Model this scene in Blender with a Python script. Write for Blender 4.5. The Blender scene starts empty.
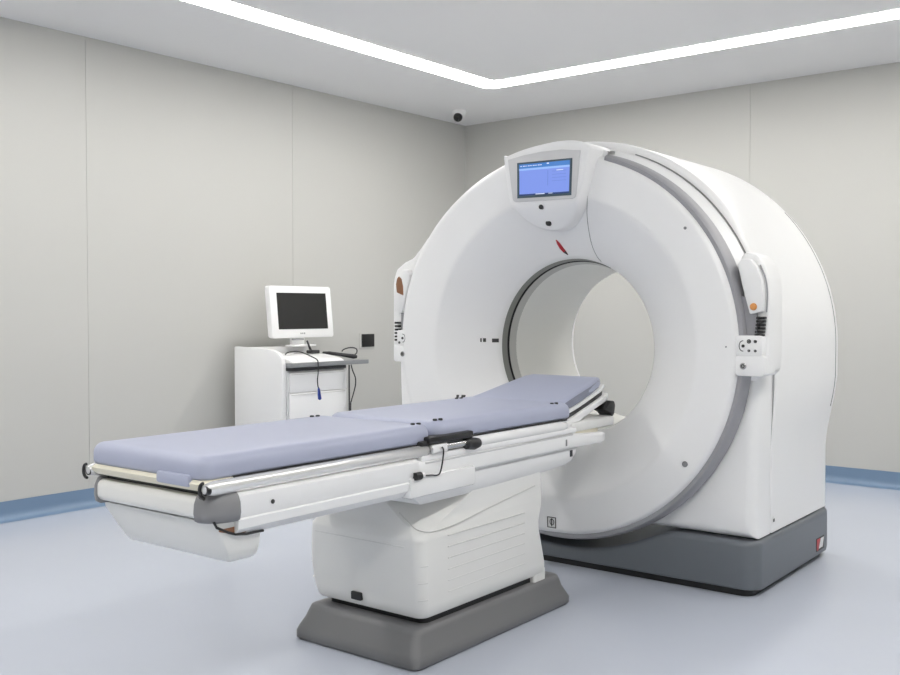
import bpy, bmesh, math
from math import sin, cos, pi, sqrt, radians, atan2, acos
from mathutils import Vector, Matrix

S = bpy.context.scene
COL = S.collection

# ---------------------------------------------------------------- materials
def mat(name, rgb, rough=0.4, metal=0.0, spec=0.5, emit=None, strength=0.0, coat=0.0, var=0.0, vscale=8.0, bump=0.0, bscale=200.0):
    m = bpy.data.materials.new(name); m.use_nodes = True
    nt = m.node_tree; b = nt.nodes['Principled BSDF']
    b.inputs['Base Color'].default_value = (*rgb, 1)
    b.inputs['Roughness'].default_value = rough
    b.inputs['Metallic'].default_value = metal
    b.inputs['Specular IOR Level'].default_value = spec
    b.inputs['Coat Weight'].default_value = coat
    if emit:
        b.inputs['Emission Color'].default_value = (*emit, 1)
        b.inputs['Emission Strength'].default_value = strength
    tc = nt.nodes.new('ShaderNodeTexCoord')
    if var:
        n = nt.nodes.new('ShaderNodeTexNoise'); n.inputs['Scale'].default_value = vscale
        n.inputs['Detail'].default_value = 4
        nt.links.new(tc.outputs['Object'], n.inputs['Vector'])
        mx = nt.nodes.new('ShaderNodeMix'); mx.data_type = 'RGBA'
        mx.inputs['A'].default_value = (*[c * (1 - var) for c in rgb], 1)
        mx.inputs['B'].default_value = (*[min(1, c * (1 + var)) for c in rgb], 1)
        nt.links.new(n.outputs['Fac'], mx.inputs['Factor'])
        nt.links.new(mx.outputs['Result'], b.inputs['Base Color'])
    if bump:
        n2 = nt.nodes.new('ShaderNodeTexNoise'); n2.inputs['Scale'].default_value = bscale
        nt.links.new(tc.outputs['Object'], n2.inputs['Vector'])
        bp = nt.nodes.new('ShaderNodeBump'); bp.inputs['Strength'].default_value = bump
        bp.inputs['Distance'].default_value = 0.001
        nt.links.new(n2.outputs['Fac'], bp.inputs['Height'])
        nt.links.new(bp.outputs['Normal'], b.inputs['Normal'])
    return m

M = dict(
    white=mat('white plastic', (.90, .90, .90), .32, var=.01),
    white_gloss=mat('glossy white plastic', (.87, .87, .87), .15, var=.01),
    warm_white=mat('warm white plastic', (.82, .82, .80), .38, var=.012),
    liner=mat('bore liner plastic', (.78, .78, .75), .4, var=.01),
    cream=mat('cream board', (.80, .76, .62), .45, var=.02),
    rim_grey=mat('silver grey plastic', (.35, .35, .37), .42, var=.02),
    cap_grey=mat('mid grey plastic', (.25, .25, .26), .45, var=.02),
    base_grey=mat('slate grey plastic', (.15, .165, .185), .4, var=.02),
    foot_grey=mat('pedestal grey plastic', (.18, .18, .185), .42, var=.02),
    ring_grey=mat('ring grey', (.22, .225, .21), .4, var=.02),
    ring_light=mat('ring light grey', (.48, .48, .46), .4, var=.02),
    black=mat('black plastic', (.012, .012, .013), .4, var=.1),
    dark=mat('dark rubber', (.03, .03, .033), .6, var=.1),
    seam=mat('seam shadow gap', (.25, .25, .25), .6, var=.05),
    groove=mat('groove grey', (.70, .70, .68), .5, var=.02),
    metal=mat('brushed steel', (.62, .62, .62), .25, metal=1.0, var=.03),
    tube=mat('satin aluminium rail', (.86, .86, .85), .24, metal=.55, var=.02),
    pad=mat('periwinkle vinyl', (.42, .447, .575), .42, var=.015, vscale=5, bump=.05, bscale=600),
    pad_side=mat('grey blue vinyl', (.23, .245, .31), .45, var=.02),
    orange=mat('orange button', (.75, .33, .10), .3, var=.05),
    brown=mat('brown button and recess shade', (.28, .13, .065), .35, var=.05),
    red=mat('red mark', (.48, .02, .03), .35, var=.05),
    blue=mat('blue plug', (.02, .05, .28), .35, var=.05),
    bezel=mat('pale grey bezel', (.66, .66, .67), .35, var=.01),
    dark_teal=mat('dark teal screen rim', (.05, .09, .12), .3, var=.05),
    screen_black=mat('switched off screen', (.018, .018, .018), .25, var=.05),
    lens=mat('dark dome', (.008, .008, .008), .08, var=.05),
    tray_grey=mat('tray grey', (.26, .27, .28), .4, var=.02),
    paper=mat('white label', (.8, .8, .8), .5, var=.02),
    ink=mat('dark ink', (.04, .04, .04), .5, var=.1),
    key_grey=mat('key grey', (.35, .35, .36), .5, var=.05),
    led=mat('led diffuser', (.9, .9, .9), .5, emit=(1.0, .98, .945), strength=18.5, var=.01),
    scr_body=mat('screen blue', (.02, .02, .05), .2, emit=(.20, .30, .78), strength=.95, var=.01),
    scr_head=mat('screen header', (.02, .02, .05), .2, emit=(.05, .20, .55), strength=.95, var=.01),
    scr_pale=mat('screen pale band', (.02, .02, .05), .2, emit=(.30, .50, .90), strength=.95, var=.01),
    scr_line=mat('screen line', (.02, .02, .05), .2, emit=(.13, .22, .62), strength=.95, var=.01),
    scr_text=mat('screen text', (.02, .02, .05), .2, emit=(.8, .88, 1.0), strength=.9, var=.01),
    scr_dark=mat('screen dark bar', (.02, .02, .05), .2, emit=(.02, .05, .16), strength=.9, var=.01),
)

def room_wall_mat():
    return mat('wall panel laminate', (.56, .557, .53), .5, var=.008, vscale=1.5, spec=.3)
M['wall'] = room_wall_mat()
M['ceiling'] = mat('ceiling paint', (.86, .855, .855), .7, var=.008, vscale=1.5, spec=.2)
M['floor'] = mat('blue grey vinyl floor', (.53, .565, .645), .24, var=.025, vscale=2.2, spec=.45, bump=.02, bscale=60)
M['skirting'] = mat('blue vinyl skirting', (.175, .262, .385), .35, var=.02)
M['panel_gap'] = mat('panel joint', (.45, .45, .44), .6, var=.02)

# ---------------------------------------------------------------- helpers
def link(name, me, m, parent=None):
    o = bpy.data.objects.new(name, me); COL.objects.link(o)
    ms = m if isinstance(m, (list, tuple)) else [m]
    for k in ms: me.materials.append(M[k])
    if parent: o.parent = parent
    return o

def obj(name, bm, m, parent=None, angle=35):
    bmesh.ops.recalc_face_normals(bm, faces=bm.faces[:])
    me = bpy.data.meshes.new(name); bm.to_mesh(me); bm.free()
    for p in me.polygons: p.use_smooth = True
    me.set_sharp_from_angle(angle=radians(angle))
    return link(name, me, m, parent)

def tag(o, label=None, cat=None, group=None, kind=None):
    if label: o['label'] = label
    if cat: o['category'] = cat
    if group: o['group'] = group
    if kind: o['kind'] = kind
    return o

def empty(name, loc, rz=0.0):
    o = bpy.data.objects.new(name, None); COL.objects.link(o)
    o.location = loc; o.rotation_euler = (0, 0, rz); o.empty_display_size = .1
    return o

def faces_of(bm, verts):
    vs = set(verts); return [f for f in bm.faces if all(v in vs for v in f.verts)]

def setmat(bm, verts, mi):
    for f in faces_of(bm, verts): f.material_index = mi

def box(bm, x0, x1, y0, y1, z0, z1, bev=0.0, seg=2, mi=0, xf=None):
    t = bmesh.new()
    bmesh.ops.create_cube(t, size=1)
    for v in t.verts:
        v.co = Vector((x0 + (v.co.x + .5) * (x1 - x0), y0 + (v.co.y + .5) * (y1 - y0), z0 + (v.co.z + .5) * (z1 - z0)))
    if bev > 0:
        bmesh.ops.bevel(t, geom=t.edges[:], offset=bev, segments=seg, profile=.5, affect='EDGES', clamp_overlap=True)
    merge(bm, t, mi, xf)

def merge(bm, t, mi=0, xf=None):
    mp = {}
    for v in t.verts: mp[v] = bm.verts.new(xf(v.co) if xf else v.co)
    for f in t.faces:
        try:
            nf = bm.faces.new([mp[v] for v in f.verts]); nf.material_index = mi
        except ValueError: pass
    t.free()

def loft(bm, rings, closed=True, cap0=True, cap1=True, mi=0, wrap=False):
    vr = [[bm.verts.new(p) for p in r] for r in rings]
    n = len(vr[0])
    prs = list(zip(vr[:-1], vr[1:])) + ([(vr[-1], vr[0])] if wrap else [])
    for a, b in prs:
        for i in range(n if closed else n - 1):
            j = (i + 1) % n
            try:
                f = bm.faces.new((a[i], a[j], b[j], b[i])); f.material_index = mi
            except ValueError: pass
    if cap0 and not wrap: bm.faces.new(vr[0][::-1]).material_index = mi
    if cap1 and not wrap: bm.faces.new(vr[-1]).material_index = mi
    return vr

def lathe(bm, prof, cx, cz, a0=0, a1=360, n=96, mi=0, axis='Y', cy=0):
    """profile of (radius, along) turned about an axis parallel to Y (or Z)"""
    full = abs(a1 - a0) >= 359.9
    cnt = n if full else n + 1
    rings = []
    for k in range(cnt):
        a = radians(a0 + (a1 - a0) * k / n)
        if axis == 'Y': rings.append([(cx + r * cos(a), v, cz + r * sin(a)) for r, v in prof])
        else: rings.append([(cx + r * cos(a), cy + r * sin(a), v) for r, v in prof])
    loft(bm, rings, closed=False, cap0=False, cap1=False, mi=mi, wrap=full)

def tube(bm, pts, r, n=10, mi=0, cap=True):
    pts = [Vector(p) for p in pts]; rings = []
    ref = Vector((0, 0, 1)); pu = None
    for i, p in enumerate(pts):
        d = (pts[min(i + 1, len(pts) - 1)] - pts[max(i - 1, 0)]).normalized()
        if pu is None:
            pu = d.cross(ref if abs(d.dot(ref)) < .95 else Vector((1, 0, 0))).normalized()
        else:
            pu = (pu - d * pu.dot(d)).normalized()
        w = d.cross(pu); rr = r[i] if isinstance(r, (list, tuple)) else r
        rings.append([tuple(p + (pu * cos(2 * pi * k / n) + w * sin(2 * pi * k / n)) * rr) for k in range(n)])
    loft(bm, rings, cap0=cap, cap1=cap, mi=mi)

def smooth_path(pts, sub=8):
    P = [Vector(p) for p in pts]; out = []
    for i in range(len(P) - 1):
        p0 = P[max(i - 1, 0)]; p1 = P[i]; p2 = P[i + 1]; p3 = P[min(i + 2, len(P) - 1)]
        for k in range(sub):
            t = k / sub
            out.append(.5 * ((2 * p1) + (-p0 + p2) * t + (2 * p0 - 5 * p1 + 4 * p2 - p3) * t * t + (-p0 + 3 * p1 - 3 * p2 + p3) * t ** 3))
    out.append(P[-1]); return out

def cyl(bm, p, d, r, h, n=20, mi=0, bev=0.0):
    """disc/cylinder starting at p, running h along d"""
    p = Vector(p); d = Vector(d).normalized()
    u = d.cross(Vector((0, 0, 1)) if abs(d.z) < .9 else Vector((1, 0, 0))).normalized(); w = d.cross(u)
    st = [(r, 0), (r, h - bev), (r - bev, h)] if bev else [(r, 0), (r, h)]
    loft(bm, [[tuple(p + d * t + (u * cos(2 * pi * k / n) + w * sin(2 * pi * k / n)) * rr) for k in range(n)] for rr, t in st], mi=mi)

def prism(bm, poly, f, h0, h1, bev=0.0, seg=2, mi=0):
    """polygon (a,b) extruded from h0 to h1; f(a,b,h) -> xyz"""
    t = bmesh.new(); n = len(poly)
    lo = [t.verts.new((a, b, h0)) for a, b in poly]; hi = [t.verts.new((a, b, h1)) for a, b in poly]
    t.faces.new(lo[::-1]); t.faces.new(hi)
    for i in range(n): t.faces.new((lo[i], lo[(i + 1) % n], hi[(i + 1) % n], hi[i]))
    if bev:
        bmesh.ops.recalc_face_normals(t, faces=t.faces[:])
        bmesh.ops.bevel(t, geom=t.edges[:], offset=bev, segments=seg, profile=.5, affect='EDGES', clamp_overlap=True)
    merge(bm, t, mi, lambda c: Vector(f(c.x, c.y, c.z)))

def rrect(x0, x1, y0, y1, r, n=6):
    pts = []
    for cx, cy, a in ((x1 - r, y1 - r, 0), (x0 + r, y1 - r, 90), (x0 + r, y0 + r, 180), (x1 - r, y0 + r, 270)):
        for k in range(n + 1):
            t = radians(a + 90 * k / n); pts.append((cx + r * cos(t), cy + r * sin(t)))
    return pts

# ---------------------------------------------------------------- setting
XL, XR, YB, YF, ZC = -5.20, .85, 6.67, -1.4, 2.70
T = .12
def structure(name, bm, m, parent=None):
    o = obj(name, bm, m, parent)
    if not parent: o['kind'] = 'structure'
    return o
bm = bmesh.new(); box(bm, XL - T, XR + T, YF - T, YB + T, -.1, 0); structure('floor', bm, 'floor')

SEAMY = [3.135 + 1.575 * k for k in range(-3, 2)]
SEAMX = [-2.70 + 1.57 * k for k in range(0, 4)]
def panel_wall(name, axis, pos, a0, a1, seams, sign):
    """laminate boards 6 mm proud of a backing so the joints are real 3 mm gaps"""
    b = bmesh.new(); cuts = [a0] + [s for s in seams if a0 < s < a1] + [a1]
    for i in range(len(cuts) - 1):
        p, q = cuts[i] + (.001 if i else 0), cuts[i + 1] - (.001 if i < len(cuts) - 2 else 0)
        lo, hi = sorted((pos, pos + sign * .01))
        if axis == 'x': box(b, lo, hi, p, q, 0, ZC)
        else: box(b, p, q, lo, hi, 0, ZC)
    lo, hi = sorted((pos + sign * .004, pos + sign * T))
    if axis == 'x': box(b, lo, hi, a0, a1, 0, ZC, mi=1)
    else: box(b, a0, a1, lo, hi, 0, ZC, mi=1)
    return structure(name, b, ['wall', 'panel_gap'])
panel_wall('wall_left', 'x', XL, YF - T, YB, SEAMY, -1)
panel_wall('wall_back', 'y', YB, XL - T, XR + T, SEAMX, 1)
panel_wall('wall_right', 'x', XR, YF - T, YB, SEAMY, 1)
panel_wall('wall_front', 'y', YF, XL, XR, SEAMX, -1)

# ceiling with a recessed channel for the light line
RX0, RX1, RY0, RY1, RW = -4.212, -.13, -.42, 5.672, .187  # right and near sides of the loop are unseen, placed to balance light
def ring_strip(bm, d0, d1, z0, z1, rad=.08, mi=0, n=8):
    """closed rounded-rectangle strip lying between insets d0 and d1"""
    a = rrect(RX0 + d0, RX1 - d0, RY0 + d0, RY1 - d0, rad + .0, n)
    c = rrect(RX0 + d1, RX1 - d1, RY0 + d1, RY1 - d1, max(.01, rad - .03), n)
    vr = [[bm.verts.new((x, y, z)) for x, y in p] for p, z in ((a, z0), (c, z0), (c, z1), (a, z1))]
    N = len(a)
    for k in range(4):
        p, q = vr[k], vr[(k + 1) % 4]
        for i in range(N):
            j = (i + 1) % N
            bm.faces.new((p[i], p[j], q[j], q[i])).material_index = mi
b = bmesh.new()
# outer field around the ring, built as a skirt to the walls
outer = rrect(RX0, RX1, RY0, RY1, .08, 8)
n = len(outer)
cor = [(XR + T, YB + T), (XL - T, YB + T), (XL - T, YF - T), (XR + T, YF - T)]
vo = [b.verts.new((x, y, ZC)) for x, y in outer]
far = []
for i, (x, y) in enumerate(outer):
    q, k = divmod(i, 9)
    if k == 4: far.append(cor[q])
    elif (k < 4) == (q in (0, 2)): far.append((XR + T if q in (0, 3) else XL - T, y))
    else: far.append((x, YB + T if q in (0, 1) else YF - T))
vf = [b.verts.new((x, y, ZC)) for x, y in far]
for i in range(n):
    j = (i + 1) % n
    b.faces.new((vo[i], vo[j], vf[j], vf[i]))
box(b, RX0 + RW + .0, RX1 - RW, RY0 + RW, RY1 - RW, ZC, ZC + .03)
box(b, XL - T, XR + T, YF - T, YB + T, ZC + .05, ZC + .12)
structure('ceiling', b, 'ceiling')

t = empty('ceiling_light', ((RX0 + RX1) / 2, (RY0 + RY1) / 2, ZC))
tag(t, 'continuous white light strip forming a rectangle in the ceiling', 'ceiling light')
b = bmesh.new(); ring_strip(b, .010, RW - .010, ZC - .004, ZC + .03)
for v in b.verts: v.co -= t.location
obj('diffuser', b, 'led', t)
b = bmesh.new(); ring_strip(b, -.001, .010, ZC - .001, ZC + .03, mi=0); ring_strip(b, RW - .010, RW + .002, ZC - .001, ZC + .03, mi=0)
for v in b.verts: v.co -= t.location
obj('frame', b, 'ceiling', t)

# coved vinyl skirtings
def cove(name, along, pos, a0, a1, sign):
    prof = [(0, .106), (.006, .106), (.007, .05)] + [(.007 + .05 * (1 - cos(radians(q))), .05 - .05 * sin(radians(q)) + .0005) for q in (15, 30, 45, 60, 75, 90)] + [(0, 0.0)]
    b = bmesh.new()
    rings = []
    for a in (a0, a1):
        rings.append([((pos + sign * d), a, z) if along == 'y' else (a, pos + sign * d, z) for d, z in prof])
    loft(b, rings)
    structure(name, b, 'skirting')
cove('baseboard_left', 'y', XL, YF, YB, 1)
cove('baseboard_back', 'x', YB, XL, XR, -1)
cove('baseboard_right', 'y', XR, YF, YB, -1)
cove('baseboard_front', 'x', YF, XL, XR, 1)

# ---------------------------------------------------------------- machine frame of reference (turned 1.2 degrees from the room)
RZ = radians(1.198)
def W(u, v, z=0): return Vector((u * cos(RZ) - v * sin(RZ), u * sin(RZ) + v * cos(RZ), z))

# ================================================================ CT GANTRY
UC, UB, ZB, ZD = -2.275, -2.29, .97, .98       # axis, bore height, disc height
RD = .868                          # disc radius
gantry = empty('ct_scanner', W(UC, 4.25), RZ)
tag(gantry, 'large white ring-shaped body scanner on a slate grey plinth', 'scanner')
def G(name, bm, m, parent=gantry, angle=35):
    o_ = Vector((UC, 4.25, 0))
    for v in bm.verts: v.co -= o_
    return obj(name, bm, m, parent, angle)

def smooth(t): t = min(1, max(0, t)); return t * t * (3 - 2 * t)
RB = .40
VF = 3.70
BELL = .665
def vface(r):
    """depth of the front cover at radius r"""
    if r > RD - .035:
        t = (r - (RD - .035)) / .035
        return VF + .005 + .045 * (1 - sqrt(max(0, 1 - t * t)))
    if r > BELL: return VF + .005 * smooth((r - BELL) / (RD - .035 - BELL))
    t = (BELL - r) / (BELL - RB)
    t = min(1, t); return VF + .185 * (1 - (1 - t ** 1.18) ** (1 / 1.18))
def face_pt(u, z, off=0.0):
    """point on the front cover"""
    r0 = math.hypot(u - UC, z - ZD)
    # the bore centre sits a little below the disc centre; blend the two
    k = smooth((r0 - RB) / (RD - RB)); zc = ZB + (ZD - ZB) * k
    r = math.hypot(u - UB - (UC - UB) * k, z - zc)
    return Vector((u, vface(r) - off, z))
def rim_r(a):
    """the white cover stops short of the grey rim on the right, and reaches further on the left"""
    a = (a + 180) % 360 - 180          # degrees, 0 = right, 90 = top
    if a > 0: k = smooth((a - 73) / 7)
    else: k = smooth((-a - 88) / 30)
    return .827 + (RD - .827) * k + .032 * smooth((abs(a) - 105) / 60)
def ring_at(r, v, n=180):
    k = smooth((r - RB) / (RD - RB)); zc = ZB + (ZD - ZB) * k; uc = UB + (UC - UB) * k; out = []
    for i in range(n):
        t = 2 * pi * i / n; q = r
        if r > BELL: q = BELL + (r - BELL) * (rim_r(360 * i / n) - BELL) / (RD - BELL)
        out.append((uc + q * cos(t), v, zc + q * sin(t)))
    return out

b = bmesh.new()
rs = [RB] + [RB + (BELL - RB) * i / 18 for i in range(1, 18)] + [BELL - .006, BELL + .008, .69, .72, .76, .80, RD - .035] + [RD - .035 * (1 - sin(radians(a))) for a in (15, 30, 45, 60, 75, 90)]
rings = [ring_at(r, vface(r)) for r in rs] + [ring_at(RD, 3.775), ring_at(RD - .05, 3.775)]
rings = [ring_at(RB, vface(RB) + .012)] + rings
loft(b, rings, cap0=False, cap1=False)
cover = G('front_cover', b, 'white', angle=50)

# bore: dark ring, black groove, light ring, liner
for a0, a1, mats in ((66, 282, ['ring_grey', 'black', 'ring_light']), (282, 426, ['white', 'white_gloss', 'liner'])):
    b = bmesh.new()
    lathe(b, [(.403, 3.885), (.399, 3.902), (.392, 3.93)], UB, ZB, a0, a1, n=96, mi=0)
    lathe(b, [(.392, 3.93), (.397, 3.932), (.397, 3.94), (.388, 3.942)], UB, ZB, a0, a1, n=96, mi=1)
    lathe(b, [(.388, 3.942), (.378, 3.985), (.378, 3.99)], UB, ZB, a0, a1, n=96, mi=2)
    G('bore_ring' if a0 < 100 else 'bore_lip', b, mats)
b = bmesh.new()
lathe(b, [(.378, 3.985), (.376, 4.10), (.376, 4.30), (.376, 4.502)], UB, ZB, n=128)
G('bore_liner', b, 'liner')
b = bmesh.new()
lathe(b, [(.376, 4.503), (.380, 4.506), (.381, 4.51)], UB, ZB, n=128, mi=1)
lathe(b, [(.381, 4.51), (.40, 4.56), (.44, 4.63), (.50, 4.69), (.56, 4.725), (.64, 4.735), (.64, 4.70)], UB, ZB, n=128, mi=0)
G('rear_cover', b, ['white', 'seam'])

# grey rim band behind the front cover, open under the screen housing
b = bmesh.new()
lathe(b, [(RD - .08, 3.735), (.827, 3.722), (.838, 3.721), (.845, 3.730), (.849, 3.75), (.851, 3.785), (.851, 3.792)], UC, ZD, -250, 74, 140)
G('rim_band', b, 'rim_grey')
b = bmesh.new()
lathe(b, [(.850, 3.79), (.853, 3.796), (.862, 3.82), (.874, 3.860), (.80, 3.866)], UC, ZD, -8, 110, 70)
G('rim_collar', b, 'white')
b = bmesh.new()
lathe(b, [(RD - .1, 3.74), (RD - .004, 3.742), (RD, 3.76), (RD + .002, 3.80), (RD - .1, 3.80)], UC, ZD, 74, 110, 24)
G('rim_bridge', b, 'white')
b = bmesh.new()
tube(b, [(UC + .8785 * cos(radians(a)), 3.8655, ZD + .8785 * sin(radians(a))) for a in range(20, 71, 2)], .0025, n=6)
G('shoulder_seam', b, 'seam')

# body shells (arched top, straight skirts)
def arch(R, hw, zb, v, inset=0.0, n=72):
    R -= inset; hw -= inset; zb += inset
    pts = []
    zs = [zb + (ZD - zb) * i / 16 for i in range(16)]
    right = [(UC + hw + (R - hw) * smooth((z - .50) / (ZD - .12 - .50)), z) for z in zs]
    top = [(UC + R * cos(pi * i / n), ZD + R * sin(pi * i / n)) for i in range(n + 1)]
    left = [(2 * UC - x, z) for x, z in right[::-1]]
    bot = [(UC - hw + 2 * hw * i / 12, zb) for i in range(1, 12)]
    return [(x, v, z) for x, z in right + top + left + bot]
def inner(arch_pts, r, v):
    out = []
    for x, _, z in arch_pts:
        a = atan2(z - ZB, x - UC); out.append((UC + r * cos(a), v, ZB + r * sin(a)))
    return out
def shell(name, secs, rin, v_in0, v_in1, m):
    b = bmesh.new(); A = [arch(R, hw, zb, v, ins) for R, hw, zb, v, ins in secs]
    rings = [inner(A[0], rin, v_in0)] + A + [inner(A[-1], rin, v_in1)]
    loft(b, rings, cap0=False, cap1=False, wrap=True)
    return G(name, b, m, angle=40)
def rnd(R, hw, zb, v0, v1, rf, rb):
    secs = []
    for a in (0, 22, 45, 67, 90): secs.append((R, hw, zb, v0 + rf * (1 - sin(radians(a))), rf * (1 - cos(radians(90 - a)))))
    secs = [(R, hw, zb, v0 + rf * (1 - cos(radians(a))), rf * (1 - sin(radians(a)))) for a in (0, 20, 40, 60, 75, 90)]
    secs += [(R, hw, zb, v1 - rb * (1 - cos(radians(a))), rb * (1 - sin(radians(a)))) for a in (90, 70, 50, 30, 15, 0)]
    return secs
shell('front_housing', rnd(.866, .860, .228, 3.806, 3.972, .045, .003), .62, 3.808, 3.97, 'white')
def rear_start(z): return 3.868 + .108 * (1 - smooth((z - 1.0) / .42))
b = bmesh.new()
A = [arch(R, hw, zb, v, ins) for R, hw, zb, v, ins in rnd(0.912, .862, .228, 3.976, 4.735, .034, .055)]
F = [arch(R, hw, zb, v, ins) for R, hw, zb, v, ins in rnd(0.912, .862, .228, 3.976, 4.735, .010, .055)]
SEC = rnd(.912, .862, .228, 3.976, 4.735, .034, .055)
SEC2 = rnd(.912, .862, .228, 3.976, 4.735, .010, .055)
MID = [(.912, .862, .228, v, 0) for v in (4.10, 4.22, 4.34, 4.46, 4.58)]
SEC = SEC[:6] + MID + SEC[6:]; SEC2 = SEC2[:6] + MID + SEC2[6:]
R_ = []
for i, (sa, sb) in enumerate(zip(SEC, SEC2)):
    fat, crisp = arch(*sa), arch(*sb)
    slim = arch(.876, .862, .228, sb[3], sb[4])
    ring = []
    for p, q, w_ in zip(fat, crisp, slim):
        k = smooth((p[2] - 1.05) / .42)          # soft shoulder above, crisp corner below
        g = max(smooth((p[2] - 1.15) / .5), smooth((p[1] - 3.98) / .62)) if p[2] > .3 else 1
        c = [q[j] + (p[j] - q[j]) * k for j in range(3)]
        c = [w_[j] + (c[j] - w_[j]) * g for j in range(3)]
        if i < 6: c[1] += rear_start(c[2]) - 3.976
        ring.append(tuple(c))
    R_.append(ring)
A = [arch(*SEC[0]), arch(*SEC[-1])]
i0 = [(x, rear_start(z) + .002, zz) for (x, _, zz), (_, _, z) in zip(inner(A[0], .62, 0), A[0])]
loft(b, [i0] + R_ + [inner(A[-1], .62, 4.734)], cap0=False, cap1=False, wrap=True)
G('rear_housing', b, 'white', angle=40)
b = bmesh.new()
A = [arch(.870, .8565, .231, 3.970), arch(.870, .8565, .231, 3.978)]
loft(b, A, cap0=False, cap1=False)
G('housing_seam', b, 'seam')

# plinth with a scoop below the disc
b = bmesh.new()
U0, U1, V0, V1 = UC - .874, UC + .874, 3.782, 4.745
RC = .07
def ztop(u):
    d = abs(u - UC); zt = .221
    Rr = RD + .025
    if d < Rr:
        c = ZD - sqrt(Rr * Rr - d * d)
        # soft minimum so the lip melts into the flat top
        k = 45.0; zt = -math.log(math.exp(-k * zt) + math.exp(-k * c)) / k
    return max(zt, .075)
us = [U0 + RC * (1 - cos(radians(a))) for a in (0, 10, 20, 30, 45, 60, 75, 90)]
us += [U0 + RC + (U1 - U0 - 2 * RC) * i / 60 for i in range(1, 60)]
us += [U1 - RC * (1 - cos(radians(a))) for a in (90, 75, 60, 45, 30, 20, 10, 0)]
rings = []
for u in us:
    d = min(u - U0, U1 - u)
    ins = RC - sqrt(max(0, RC * RC - (RC - d) ** 2)) if d < RC else 0
    zt = ztop(u)
    # round the shoulder at the two ends
    e = .022
    if d < e: zt -= e - sqrt(max(0, e * e - (e - d) ** 2))
    f0, f1 = V0 + ins, V1 - ins
    r = .022
    prof = [(f0 + .012, .028), (f0 + .003, .032), (f0, .045), (f0 + .002, zt - r)]
    prof += [(f0 + .002 + r * (1 - cos(radians(a))), zt - r + r * sin(radians(a))) for a in (20, 40, 60, 80, 90)]
    m_ = (f0 + f1) / 2
    prof += [(m_, zt)]
    prof += [(f1 - .002 - r * (1 - cos(radians(a))), zt - r + r * sin(radians(a))) for a in (90, 60, 30)]
    prof += [(f1, .045), (f1 - .012, .028)]
    rings.append([(u, v, z) for v, z in prof])
loft(b, rings)
plinth = G('plinth', b, 'base_grey', angle=45)
b = bmesh.new()
prism(b, rrect(U0 + .028, U1 - .028, V0 + .024, V1 - .03, .05), lambda a, c, h: (a, c, h), 0, .04)
G('plinth_foot', b, 'black')
# red and white square label on the plinth end
b = bmesh.new()
x_ = U1 + .0005
box(b, x_ - .004, x_ + .001, 4.525, 4.635, .045, .105, mi=0)
prism(b, [(4.560, .055), (4.612, .055), (4.630, .098), (4.585, .098)], lambda a, c, h: (h, a, c), x_, x_ + .0018, mi=1)
prism(b, [(4.530, .050), (4.552, .050), (4.578, .100), (4.530, .100)], lambda a, c, h: (h, a, c), x_, x_ + .002, mi=2)
tag(G('warning_label', b, ['ink', 'paper', 'red']), 'small red and white label')

# ---- screen housing on top of the front cover
dv = 3.628
hous = [(-2.500, 1.806), (-2.468, 1.628), (-2.440, 1.573)]
hous_low = [(-2.405, 1.528), (-2.355, 1.498), (-2.30, 1.486), (-2.24, 1.494), (-2.185, 1.522), (-2.136, 1.572), (-2.114, 1.62), (-2.09, 1.70), (-2.068, 1.79), (-2.066, 1.822)]
hous_top = [(-2.12, 1.848), (-2.20, 1.858), (-2.30, 1.852), (-2.40, 1.838), (-2.48, 1.818)]
outl = hous + hous_low + hous_top
# densify
def dens(poly, k=3):
    out = []; n = len(poly)
    for i in range(n):
        p0, p1, p2, p3 = (Vector((*poly[(i + q) % n], 0)) for q in (-1, 0, 1, 2))
        for s in range(k):
            t_ = s / k
            q = .5 * ((2 * p1) + (-p0 + p2) * t_ + (2 * p0 - 5 * p1 + 4 * p2 - p3) * t_ * t_ + (-p0 + 3 * p1 - 3 * p2 + p3) * t_ ** 3)
            out.append((q.x, q.y))
    return out
outl = dens(outl, 4)
cxh, czh = -2.295, 1.70
def front_of(u, z):
    """front of the housing: upright across the screen, swept back underneath"""
    return dv + (.0 if z > 1.60 else .075 * smooth((1.60 - z) / .115))
b = bmesh.new()
def sc(p, s): return (cxh + (p[0] - cxh) * s, czh + (p[1] - czh) * s)
back, r1, r2, r3, r4 = [], [], [], [], []
for p in outl:
    fb = min(face_pt(*p).y + .03, 3.86)
    if p[1] > 1.80: fb = 3.86
    back.append((p[0], fb, p[1]))
    q = sc(p, 1.0); fr = min(front_of(*p), fb - .02)
    r1.append((q[0], fr + .016, q[1]))
    q = sc(p, .988); r2.append((q[0], fr + .005, q[1]))
    q = sc(p, .965); r3.append((q[0], fr, q[1]))
rings = [back, r1, r2, r3]
for s in (.85, .7, .5, .3, .12):
    rings.append([(sc(p, s)[0], min(front_of(*sc(p, s)), 3.80), sc(p, s)[1]) for p in outl])
loft(b, rings, cap0=False)
housing = G('screen_housing', b, 'white', angle=60)
# bezel
bez = [(-2.472, 1.800), (-2.446, 1.626), (-2.441, 1.615), (-2.43, 1.611), (-2.278, 1.608), (-2.145, 1.607), (-2.131, 1.611), (-2.126, 1.622), (-2.106, 1.807), (-2.20, 1.819), (-2.30, 1.819), (-2.39, 1.812)]
b = bmesh.new()
prism(b, bez, lambda a, c, h: (a, h, c), dv + .004, dv - .006, bev=.003)
bezel = G('screen_bezel', b, 'bezel', housing)
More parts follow.
